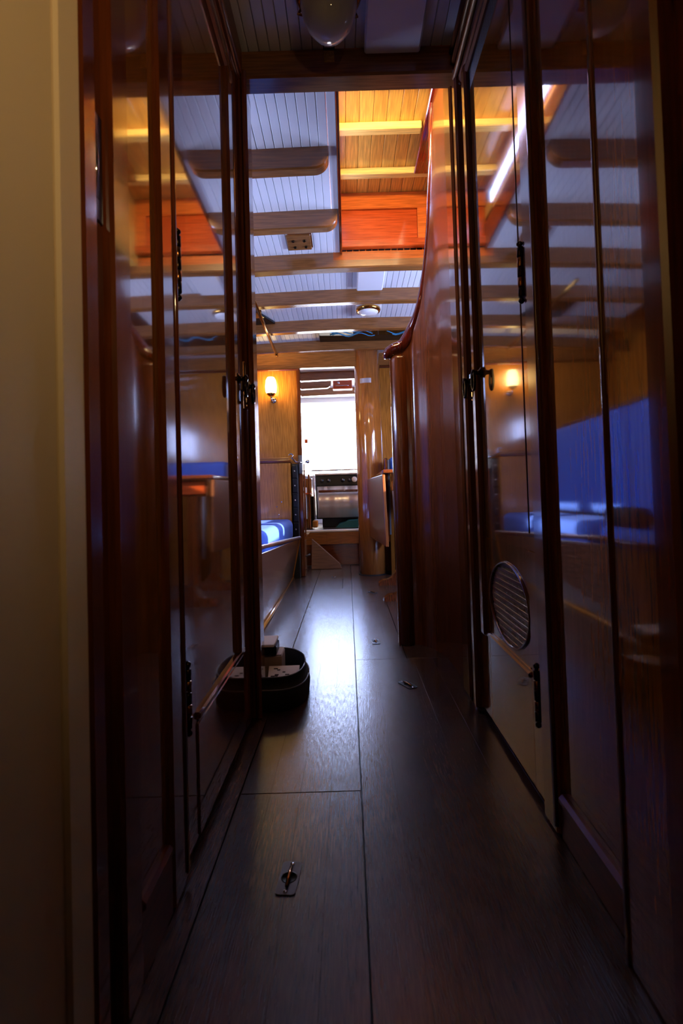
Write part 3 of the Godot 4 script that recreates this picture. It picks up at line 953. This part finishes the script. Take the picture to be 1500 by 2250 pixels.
# ------------------------------------------------------------------ saloon furniture
func build_saloon() -> void:
	# mast
	var ms := thing("mast", "round varnished wooden mast standing on the saloon sole", "mast", V(0.207, 0, 4.45))
	part(ms, "spar", lathe(V(0.207, 0, 4.45), Vector3.UP, [[0.118, 0.0], [0.118, 0.5], [0.116, 1.2], [0.112, 2.0]], 40), M.mast)
	part(ms, "heel_ring", lathe(V(0.207, 0, 4.45), Vector3.UP, [[0.128, 0.0], [0.128, 0.006], [0.119, 0.008]], 40), M.dark)
	var pq := []
	for i in 9:
		var a := lerpf(-0.62, 0.25, i / 8.0)
		pq.append(a)
	var ps := begin()
	for i in 8:
		var a0: float = pq[i]
		var a1: float = pq[i + 1]
		var r := 0.1175
		quad(ps, V(0.207 + r * sin(a0), 1.675, 4.45 - r * cos(a0)), V(0.207 + r * sin(a1), 1.675, 4.45 - r * cos(a1)), V(0.207 + r * sin(a1), 1.715, 4.45 - r * cos(a1)), V(0.207 + r * sin(a0), 1.715, 4.45 - r * cos(a0)), Vector3(0, 0, 1))
		quad(ps, V(0.207 + r * sin(a0), 1.715, 4.45 - r * cos(a0)), V(0.207 + r * sin(a1), 1.715, 4.45 - r * cos(a1)), V(0.207 + 0.112 * sin(a1), 1.716, 4.45 - 0.112 * cos(a1)), V(0.207 + 0.112 * sin(a0), 1.716, 4.45 - 0.112 * cos(a0)), Vector3.UP)
		quad(ps, V(0.207 + r * sin(a0), 1.675, 4.45 - r * cos(a0)), V(0.207 + r * sin(a1), 1.675, 4.45 - r * cos(a1)), V(0.207 + 0.112 * sin(a1), 1.674, 4.45 - 0.112 * cos(a1)), V(0.207 + 0.112 * sin(a0), 1.674, 4.45 - 0.112 * cos(a0)), Vector3.DOWN)
	part(ms, "name_plate", done(ps), M.steel, "small metal plate")

	# left settee
	var se := thing("settee", "varnished settee base along the left of the saloon", "settee", V(-0.9, 0, 3.4))
	var fp := []
	for i in 8:
		var far := (i & 4) > 0
		var top := (i & 2) > 0
		var x: float = (-0.415 if far else -0.476) if top else (-0.49 if far else -0.475)
		if not (i & 1):
			x -= 0.03
		fp.append(V(x, (0.345 if far else 0.43) if top else 0.0, (4.22 if top else 4.30) if far else 2.06))
	part(se, "front_board", hexa(fp, 0.003), M.front)
	part(se, "fiddle", tube([V(-0.472, 0.446, 2.06), V(-0.476, 0.44, 2.6), V(-0.412, 0.356, 4.21)], 0.014, 10), M.post_d)
	part(se, "skirting", tube([V(-0.468, 0.01, 2.06), V(-0.472, 0.01, 3.2), V(-0.482, 0.01, 4.28)], 0.011, 8), M.teak)
	var ep := []
	for i in 8:
		var top := (i & 2) > 0
		ep.append(V((-0.408 if top else -0.486) - (0.0 if i & 1 else 0.035), 0.335 if top else 0.0, (4.235 if top else 4.315) + (0.02 if i & 4 else 0.0)))
	part(se, "end_batten", hexa(ep, 0.003), M.teak)
	part(se, "seat_board", box(-1.6, -0.52, 0.30, 0.335, 2.06, 4.24), M.ply)
	var sc := solo("seat_cushion", cushion(-0.86, -0.46, 0.337, 0.515, 2.75, 4.2, 0.05), M.blue, "pale blue seat cushion on the left settee, sunlit at its far end", "cushion", "", "")
	solo("seat_cushion", cushion(-0.86, -0.52, 0.337, 0.50, 2.07, 2.74, 0.05), M.blue, "blue seat cushion on the near half of the left settee", "cushion")
	solo("back_cushion", cushion(-1.0, -0.865, 0.52, 1.19, 1.76, 2.94, 0.05), M.blue, "blue back cushion on the near half of the left settee", "cushion", "settee back cushions")
	solo("back_cushion", cushion(-1.0, -0.865, 0.52, 1.19, 2.96, 4.2, 0.05), M.blue, "blue back cushion on the far half of the left settee", "cushion", "settee back cushions")
	var bk := thing("berth_locker", "varnished locker front behind the left settee cushions", "locker", V(-1.45, 0.34, 3.0))
	part(bk, "front", box(-1.04, -1.01, 0.337, 1.22, 1.72, 4.2), M.panel)
	part(bk, "top", box(-1.61, -1.0, 1.22, 1.245, 1.72, 4.2), M.post_d)
	# dark rounded bolster at the near end of the seat
	var bo := solo("bolster", cushion(-0.64, -0.535, 0.502, 0.60, 2.30, 2.72, 0.045), M.bag, "dark rounded bolster on the left settee beside the door jamb", "bolster")

	# cabinet under the sconce
	var cb := thing("cabinet", "teak cabinet with a fiddled top below the sconce", "cabinet", V(-0.9, 0.34, 4.3))
	part(cb, "front", box(-1.6, -0.50, 0.34, 0.99, 4.25, 4.275, 0.002), M.teak)
	part(cb, "corner_post", box(-0.503, -0.478, 0.34, 0.99, 4.247, 4.29, 0.004), M.teak)
	part(cb, "top", box(-1.6, -0.475, 0.99, 1.015, 4.24, 4.398, 0.004), M.post_x)
	part(cb, "fiddle", box(-1.6, -0.50, 1.017, 1.045, 4.35, 4.37, 0.006), M.teak_x)
	var kn := [[-0.56, 0.66], [-0.60, 0.62], [-0.585, 0.55]]
	for e in kn:
		part(cb, "stud", lathe(V(e[0], e[1], 4.25), Vector3(0, 0, 1), [[0.006, 0], [0.005, 0.003], [0, 0.004]], 10), M.chrome)
	# narrow dark column of drawers beside it
	var dc := thing("drawer_column", "narrow black column of drawers between cabinet and doorway post", "drawers", V(-0.45, 0, 4.33))
	part(dc, "body", box(-0.474, -0.424, 0.0, 0.985, 4.315, 4.395, 0.003), M.dark)
	for k in 5:
		var y := 0.36 + 0.125 * k
		var dw := part(dc, "drawer", box(-0.471, -0.427, y, y + 0.112, 4.303, 4.316, 0.004), M.black)
		part(dw, "pull", lathe(V(-0.449, y + 0.06, 4.303), Vector3(0, 0, 1), [[0.006, 0], [0.004, 0.006], [0.007, 0.010], [0, 0.013]], 10), M.steel)
	# chrome hook and knob on the doorway post
	var hk := thing("door_holder", "chrome hook and ball knob on the galley doorway post", "hook", V(-0.40, 1.0, 4.37))
	part(hk, "arm", tube([V(-0.465, 1.035, 4.23), V(-0.44, 1.0, 4.30), V(-0.39, 0.995, 4.35), V(-0.345, 1.0, 4.35)], 0.007, 8), M.chrome)
	part(hk, "ball", lathe(V(-0.336, 0.985, 4.35), Vector3.UP, [[0.0, 0.0], [0.012, 0.004], [0.018, 0.014], [0.018, 0.022], [0.012, 0.031], [0.0, 0.035]], 16), M.chrome)
	part(hk, "hook", ring_mesh(V(-0.468, 1.045, 4.22), Vector3(0, 0, 1), Vector3.UP, 0.018, 0.018, 0.005, 0.3, 4.6), M.chrome)
	part(hk, "grip", tube([V(-0.404, 1.06, 4.36), V(-0.404, 0.9, 4.362)], 0.017, 10), M.bag_rim, "grey tape bound round the post")

	# sconce
	var sn := thing("wall_sconce", "lit wall sconce with a glass shade on the teak bulkhead", "lamp", V(-0.635, 1.55, 4.36))
	part(sn, "lamp_shade", lathe(V(-0.637, 1.60, 4.335), Vector3.UP, [[0.038, 0.0], [0.048, 0.02], [0.052, 0.06], [0.044, 0.12], [0.03, 0.145], [0.0, 0.15]], 20), M.shade)
	part(sn, "cup", lathe(V(-0.637, 1.575, 4.335), Vector3.UP, [[0.0, 0.0], [0.022, 0.004], [0.036, 0.02], [0.040, 0.028]], 18), M.brass)
	part(sn, "arm", tube([V(-0.637, 1.578, 4.335), V(-0.634, 1.545, 4.345), V(-0.628, 1.54, 4.375), V(-0.626, 1.55, 4.395)], 0.008, 8), M.chrome)
	part(sn, "back_plate", lathe(V(-0.626, 1.555, 4.40), Vector3(0, 0, 1), [[0.026, 0], [0.026, 0.005], [0.012, 0.012], [0, 0.013]], 18), M.chrome)
	omni("sconce_light", V(-0.637, 1.67, 4.335), Color(1.0, 0.84, 0.50), 0.19, 0.05)

	# round ceiling light
	var rl := thing("ceiling_light", "round white ceiling light with a brass rim on a square pad", "lamp", V(0.187, 2.03, 3.53))
	var pd := []
	for i in 8:
		var d := 3.66 if i & 4 else 3.40
		var x := 0.275 if i & 1 else 0.095
		pd.append(V(x, deck(d) - (0.0 if i & 2 else 0.022), d))
	part(rl, "pad", hexa(pd, 0.006), M.white_gloss)
	var rc := V(0.187, deck(3.52) - 0.02, 3.52)
	part(rl, "rim", lathe(rc, Vector3.DOWN, [[0.085, 0.0], [0.088, 0.01], [0.082, 0.022], [0.07, 0.024]], 32), M.brass)
	part(rl, "lens", lathe(rc, Vector3.DOWN, [[0.072, 0.018], [0.068, 0.03], [0.05, 0.04], [0.0, 0.046]], 32), M.lens)

	# tinted skylight with rope on it, right of centre between the last two beams
	var sk := thing("skylight", "dark tinted skylight strip just before the last saloon beam", "skylight", V(0.2, 2.0, 3.95))
	var a := []
	for i in 8:
		var d := 4.14 if i & 4 else 3.80
		var x := 0.72 if i & 1 else -0.19
		a.append(V(x, deck(d) - camber(x) - (0.0 if i & 2 else 0.02), d))
	part(sk, "tinted_glass", hexa(a, 0.003), M.tinted)
	var rng := RandomNumberGenerator.new()
	rng.seed = 9
	for k in 5:
		var path := []
		var x0 := -0.12 + 0.02 * k if k < 3 else 0.2 + 0.05 * k
		for i in 14:
			var x := x0 + 0.026 * i
			var d: float = 3.90 + 0.045 * k * (1.0 if k < 3 else 0.45) + 0.035 * sin(i * 0.9 + k * 1.7)
			path.append(V(x, deck(d) - camber(x) - 0.024, d))
		part(sk, "cord", tube(path, 0.005, 6), M.rope, "thin teal cord")
	var b := []
	for i in 8:
		var d := 3.71 if i & 4 else 3.45
		var x := -0.50 if i & 1 else -0.80
		if (i & 1) and not (i & 4):
			x = -0.62
		b.append(V(x, deck(d) - camber(x) - (0.0 if i & 2 else 0.02), d))
	solo("dark_cover", hexa(b, 0.003), M.tinted, "dark cover on the deckhead behind the brass rod", "cover")

	# drop-leaf table
	var tb := thing("saloon_table", "varnished drop-leaf table with shaped feet right of the mast", "table", V(0.5, 0, 3.7))
	part(tb, "table_top", box(0.235, 0.80, 0.835, 0.862, 3.30, 4.1, 0.006), M.redwood)
	var lf := []
	for i in 8:
		var far := (i & 4) > 0
		var top := (i & 2) > 0
		var x := (0.175 if far else 0.232) + (0.0 if top else 0.012)
		if i & 1:
			x += 0.02
		lf.append(V(x, 0.83 if top else (0.335 if far else 0.35), 4.30 if far else 3.31))
	part(tb, "drop_leaf", hexa(lf, 0.004), M.leaf)
	part(tb, "apron", box(0.30, 0.76, 0.72, 0.833, 3.36, 3.385), M.redwood)
	part(tb, "drawer", box(0.31, 0.5, 0.735, 0.82, 3.35, 3.362, 0.003), M.cedar_dark)
	for dd in [3.36, 3.93]:
		part(tb, "leg", box(0.36, 0.44, 0.05, 0.833, dd, dd + 0.045, 0.006), M.redwood)
		var ol := []
		for q in [[0.215, 0.0], [0.222, 0.022], [0.25, 0.04], [0.29, 0.045], [0.32, 0.06], [0.35, 0.10], [0.37, 0.13], [0.43, 0.13], [0.45, 0.10], [0.48, 0.06], [0.56, 0.04], [0.585, 0.0]]:
			ol.append(V(q[0], q[1], dd - 0.08))
		part(tb, "foot", prism(ol, Vector3(0, 0, -0.06)), M.redwood)
	part(tb, "leaf_stay", tube([V(0.31, 0.72, 3.34), V(0.325, 0.3, 3.36)], 0.012, 8), M.bag_rim)

	# right settee
	var rs := thing("bench", "varnished bench end behind the table on the right", "bench", V(0.8, 0, 4.2))
	part(rs, "seat_base", box(0.62, 1.6, 0, 0.36, 4.12, 4.44), M.panel)
	part(rs, "arm_post", box(0.315, 0.342, 0.3, 1.0, 4.17, 4.30, 0.006), M.redwood)
	part(rs, "arm_post", box(0.342, 0.358, 0.36, 0.985, 4.17, 4.30, 0.003), M.bag_rim)
	part(rs, "back_board", box(0.36, 1.6, 0, 0.86, 4.32, 4.44), M.panel)
	solo("bench_cushion", cushion(0.362, 0.95, 0.865, 1.015, 4.20, 4.43, 0.04), M.blue, "bright blue cushion on the bench behind the table", "cushion")

# ------------------------------------------------------------------ galley
func build_galley() -> void:
	var wf := thing("wall_front", "white painted galley end wall around a bright window", "wall", V(0, 0, 6.7), "", "structure")
	part(wf, "panel", box(-1.62, -0.62, 0, 2.1, 6.62, 6.72, 0.0), M.white)
	part(wf, "panel", box(0.42, 1.62, 0, 2.1, 6.62, 6.72, 0.0), M.white)
	part(wf, "panel", box(-0.62, 0.42, 0, 0.97, 6.62, 6.72, 0.0), M.white)
	part(wf, "panel", box(-0.62, 0.42, 1.94, 2.1, 6.62, 6.72, 0.0), M.white)
	var w1 := thing("window_1", "overexposed white galley window above the stove", "window", V(-0.1, 0.97, 6.66), "", "structure")
	part(w1, "pane", box(-0.62, 0.42, 0.97, 1.94, 6.66, 6.665, 0.0), M.pane)
	part(w1, "window_frame", box(-0.64, 0.44, 0.955, 0.975, 6.60, 6.63), M.white_gloss)

	# raised sole of the galley
	var st := thing("step", "teak-faced step with a white nosing up into the galley", "step", V(-0.1, 0, 5.2))
	part(st, "riser", box(-1.6, 1.6, 0.21, 0.335, 5.05, 5.08, 0.002), M.teak_x)
	part(st, "lower_riser", box(-1.6, 1.6, 0, 0.21, 5.075, 5.1, 0.0), M.post_x)
	part(st, "nosing", box(-1.6, 1.6, 0.335, 0.358, 5.04, 5.10, 0.006), M.white_gloss)
	part(st, "deck", box(-1.6, 1.6, 0.30, 0.345, 5.1, 6.60, 0.0), M.floor_b)
	part(st, "seam", box(-0.2205, -0.219, 0.212, 0.334, 5.047, 5.052, 0.0), M.post)

	# stove
	var s := thing("stove", "stainless steel marine stove with black knob panel", "stove", V(-0.07, 0.345, 5.75))
	part(s, "body", box(-0.355, 0.215, 0.44, 0.93, 5.63, 6.05, 0.004), M.black)
	part(s, "hob", box(-0.36, 0.22, 0.93, 0.952, 5.60, 6.06, 0.005), M.steel)
	part(s, "rail", tube([V(-0.40, 0.985, 5.60), V(0.24, 0.985, 5.60)], 0.009, 10), M.chrome)
	part(s, "control_panel", box(-0.352, 0.212, 0.815, 0.925, 5.60, 5.63, 0.003), M.black)
	for x in [-0.285, -0.208, -0.05, 0.027]:
		var k := part(s, "knob", lathe(V(x, 0.868, 5.60), Vector3(0, 0, 1), [[0.024, 0], [0.022, 0.006], [0.017, 0.008], [0.016, 0.024], [0.0, 0.026]], 16), M.dark)
		part(k, "pointer", box(x - 0.002, x + 0.002, 0.872, 0.884, 5.570, 5.576, 0.0), M.paper)
	part(s, "gauge", lathe(V(0.083, 0.875, 5.60), Vector3(0, 0, 1), [[0.03, 0], [0.03, 0.012], [0.026, 0.016], [0.0, 0.016]], 20), M.lens, "round white gauge")
	var dst := begin(true)
	var rings := []
	for i in 25:
		var x := lerpf(-0.338, 0.205, i / 24.0)
		var bow := 0.004 * sin(i * 0.55) + 0.003 * sin(i * 1.3)
		rings.append(PackedVector3Array([V(x, 0.455, 5.60 + bow), V(x, 0.805, 5.60 + bow * 0.4), V(x, 0.805, 5.625), V(x, 0.455, 5.625)]))
	add_loft(dst, rings)
	part(s, "oven_door", done(dst, false), M.steel)
	part(s, "door_handle", box(-0.32, 0.2, 0.735, 0.765, 5.555, 5.575, 0.006), M.post_x)
	for x in [-0.30, 0.18]:
		part(s, "handle_stand", tube([V(x, 0.75, 5.575), V(x, 0.75, 5.60)], 0.006, 8), M.chrome)
	part(s, "side_rail", tube([V(-0.372, 0.93, 5.585), V(-0.365, 0.44, 5.585)], 0.011, 10), M.steel)
	part(s, "foot", box(-0.30, 0.17, 0.345, 0.44, 5.85, 6.0, 0.0), M.black)
	solo("wooden_block", box(-0.385, -0.325, 0.36, 0.44, 5.40, 5.46, 0.012), M.teak, "small wooden block standing on the white step edge", "block")
	var tbk := thing("storage_bin", "teal plastic bin under the stove", "bin", V(0.1, 0.345, 5.7))
	var tl := []
	for q in [[-0.14, 0.347], [-0.10, 0.385], [-0.03, 0.405], [0.0, 0.425], [0.25, 0.432], [0.25, 0.347]]:
		tl.append(V(q[0], q[1], 5.48))
	part(tbk, "body", prism(tl, Vector3(0, 0, -0.30)), M.teal)

	# left worktop with fiddle posts
	var co := thing("galley_counter", "white galley cupboard with dark corner posts left of the stove", "counter", V(-0.7, 0.345, 5.6))
	part(co, "carcass", box(-1.6, -0.46, 0.346, 0.93, 5.20, 6.0, 0.003), M.redwood)
	part(co, "worktop", box(-1.6, -0.44, 0.93, 0.955, 5.18, 6.0, 0.005), M.white_gloss)
	part(co, "side_panel", box(-0.46, -0.40, 0.346, 0.90, 5.62, 6.0, 0.003), M.teak)
	part(co, "corner_post", box(-0.455, -0.43, 0.36, 1.02, 5.17, 5.195, 0.005), M.post)
	part(co, "corner_post", box(-0.405, -0.385, 0.36, 0.93, 5.18, 5.20, 0.005), M.post)
	part(co, "door", box(-0.46, -0.452, 0.45, 0.80, 5.24, 5.6, 0.003), M.hull)
	part(co, "shelf_lip", box(-0.452, -0.385, 0.72, 0.735, 5.18, 5.6, 0.003), M.cedar_dark)
	var hb := thing("heater_panel", "dark ribbed panel beside the stove", "panel", V(-0.41, 0.36, 5.55))
	for k in 5:
		part(hb, "rib", box(-0.428 + 0.011 * k, -0.420 + 0.011 * k, 0.36, 0.70, 5.53, 5.55, 0.002), M.bronze)
	part(hb, "backing", box(-0.43, -0.373, 0.36, 0.70, 5.55, 5.558, 0.0), M.dark)
	solo("wall_box", box(-0.545, -0.50, 1.40, 1.455, 6.585, 6.615, 0.006), M.cedar_dark, "small red-brown box at the left edge of the bright window", "box")

	# loose triangular sole board leaning in the doorway
	var ol := [V(-0.362, 0.004, 4.80), V(-0.357, 0.284, 4.86), V(-0.30, 0.235, 4.86), V(-0.088, 0.045, 4.80), V(-0.075, 0.004, 4.79)]
	solo("leaning_board", prism(ol, V(0, 0.004, 0.018)), M.ply, "triangular pale plywood board leaning in the galley doorway", "board")
	var gp := thing("low_screen", "low varnished side panel beside the triangular board", "panel", V(-0.40, 0, 4.75))
	part(gp, "panel", box(-0.47, -0.385, 0, 0.34, 4.47, 5.04, 0.003), M.post)
	part(gp, "upright", box(-0.40, -0.382, 0.34, 1.0, 4.55, 4.57, 0.004), M.post)
	part(gp, "peg", tube([V(-0.385, 0.165, 4.5), V(-0.35, 0.18, 4.5)], 0.007, 8), M.bag_rim)

# ------------------------------------------------------------------ lamp overhead and things on the floor
func build_small() -> void:
	var dl := thing("glass_globe_lamp", "unlit smoky glass globe lamp on the deckhead close to the viewer", "lamp", V(-0.012, 2.2, 1.45))
	part(dl, "base", lathe(V(-0.012, 2.2, 1.45), Vector3.DOWN, [[0.10, 0.0], [0.10, 0.012], [0.092, 0.02]], 32), M.brass)
	part(dl, "globe", lathe(V(-0.012, 2.19, 1.45), Vector3.DOWN, [[0.082, 0.0], [0.085, 0.03], [0.080, 0.06], [0.066, 0.095], [0.046, 0.119], [0.022, 0.133], [0.0, 0.137]], 36), M.globe)
	for k in 3:
		var a := 0.6 + TAU * k / 3
		part(dl, "clip", tube([V(-0.012 + 0.095 * cos(a), 2.185, 1.45 + 0.095 * sin(a)), V(-0.012 + 0.105 * cos(a), 2.175, 1.45 + 0.105 * sin(a)), V(-0.012 + 0.082 * cos(a), 2.16, 1.45 + 0.082 * sin(a))], 0.004, 6), M.brass)

	# reading lamp on the cabin lining behind the viewer, turned to the cream panel
	var cl := thing("reading_lamp", "small brass reading lamp on the lining behind the viewer", "lamp", V(0.37, 1.5, -0.25))
	part(cl, "base", lathe(V(0.398, 1.42, -0.25), Vector3(-1, 0, 0), [[0.03, 0], [0.03, 0.01], [0.01, 0.02]], 18), M.brass)
	part(cl, "arm", tube([V(0.385, 1.42, -0.25), V(0.36, 1.44, -0.25), V(0.35, 1.48, -0.245)], 0.006, 8), M.brass)
	var aim := Vector3(-0.66, -0.05, -0.60).normalized()
	part(cl, "hood", lathe(V(0.35, 1.5, -0.24) - aim * 0.05, aim, [[0.0, 0.0], [0.02, 0.004], [0.026, 0.03], [0.034, 0.07], [0.032, 0.07], [0.024, 0.03]], 18), M.brass)
	part(cl, "lamp_glass", lathe(V(0.35, 1.5, -0.24) - aim * 0.012, aim, [[0.024, 0.0], [0.022, 0.012], [0.0, 0.016]], 16), M.bulb)
	var sl := SpotLight3D.new()
	sl.name = "reading_lamp_light"
	sl.light_color = Color(1.0, 0.84, 0.60)
	sl.light_energy = 0.46
	sl.light_size = 0.03
	sl.spot_angle = 50.0
	sl.spot_range = 12.0
	sl.spot_attenuation = 2.0
	sl.shadow_enabled = true
	add_child(sl)
	sl.position = V(0.35, 1.5, -0.24) + aim * 0.03
	sl.basis = Basis.looking_at(aim, Vector3.UP)

	# open bag on the floor
	var bg := thing("tool_bag", "open dark soft bag with a stiff rim on the floor by the left jamb", "bag", V(-0.30, 0, 1.82))
	var path := []
	var n := 40
	for i in n:
		var a := TAU * i / n
		var ca := cos(a)
		var sa := sin(a)
		path.append(Vector2(-0.315 + 0.152 * signf(ca) * pow(absf(ca), 0.75), 1.835 + 0.175 * signf(sa) * pow(absf(sa), 0.8) - 0.03 * ca))
	var outer := begin(true)
	var lv := [[0.0, 1.0], [0.006, 1.04], [0.04, 1.06], [0.068, 1.03], [0.072, 0.985], [0.105, 0.96]]
	var rings := []
	for l in lv:
		var ring := PackedVector3Array()
		for p in path:
			ring.append(V(-0.315 + (p.x + 0.315) * l[1], l[0], 1.835 + (p.y - 1.835) * l[1]))
		rings.append(ring)
	var lv2 := [[0.105, 0.94], [0.05, 0.95], [0.012, 0.95]]
	for l in lv2:
		var ring := PackedVector3Array()
		for p in path:
			ring.append(V(-0.315 + (p.x + 0.315) * l[1], l[0], 1.835 + (p.y - 1.835) * l[1]))
		rings.append(ring)
	add_loft(outer, rings)
	part(bg, "body", done(outer, true), M.bag)
	var rimpath := []
	var piping := []
	for i in n + 1:
		var p: Vector2 = path[i % n]
		rimpath.append(V(-0.315 + (p.x + 0.315) * 0.95, 0.106, 1.835 + (p.y - 1.835) * 0.95))
		piping.append(V(-0.315 + (p.x + 0.315) * 1.035, 0.069, 1.835 + (p.y - 1.835) * 1.035))
	part(bg, "rim", tube(rimpath, 0.0025, 6), M.bag_rim, "pale piped rim")
	part(bg, "piping", tube(piping, 0.003, 6), M.bag_rim)
	var bx := thing("carton", "small cardboard carton standing in the bag", "carton", V(-0.32, 0.015, 1.86))
	part(bx, "body", box(-0.37, -0.255, 0.014, 0.125, 1.83, 1.92, 0.002), M.card)
	part(bx, "flap", box(-0.37, -0.257, 0.126, 0.1285, 1.835, 1.925, 0.0005), M.card)
	solo("black_case", box(-0.38, -0.272, 0.130, 0.168, 1.81, 1.90, 0.006), M.black, "flat black case lying on the carton in the bag", "case")
	solo("notebook", box(-0.40, -0.276, 0.1685, 0.178, 1.79, 1.91, 0.002), M.paper, "pale notebook on the black case in the bag", "notebook")
	var cd := thing("printed_card", "printed card tilted in the front of the bag", "card", V(-0.25, 0.05, 1.76))
	var cp := []
	for i in 8:
		var far := (i & 4) > 0
		cp.append(V((-0.19 if far else -0.185) if i & 1 else (-0.30 if far else -0.29), (0.092 if far else 0.06) + (0.003 if i & 2 else 0.0), 1.815 if far else 1.70))
	part(cd, "sheet", hexa(cp, 0.0005), M.paper)
	var rng := RandomNumberGenerator.new()
	rng.seed = 3
	for k in 16:
		var u := rng.randf_range(0.06, 0.8)
		var v := rng.randf_range(0.08, 0.88)
		var wd := rng.randf_range(0.06, 0.16)
		var q := []
		for i in 8:
			var uu := u + (wd if i & 1 else 0.0)
			var vv := v + (0.045 if i & 4 else 0.0)
			q.append(V(lerpf(-0.292, -0.187, uu), lerpf(0.0632, 0.0952, vv) + (0.0006 if i & 2 else 0.0), lerpf(1.70, 1.815, vv)))
		part(cd, "print_mark", hexa(q, 0.0), M.ink)
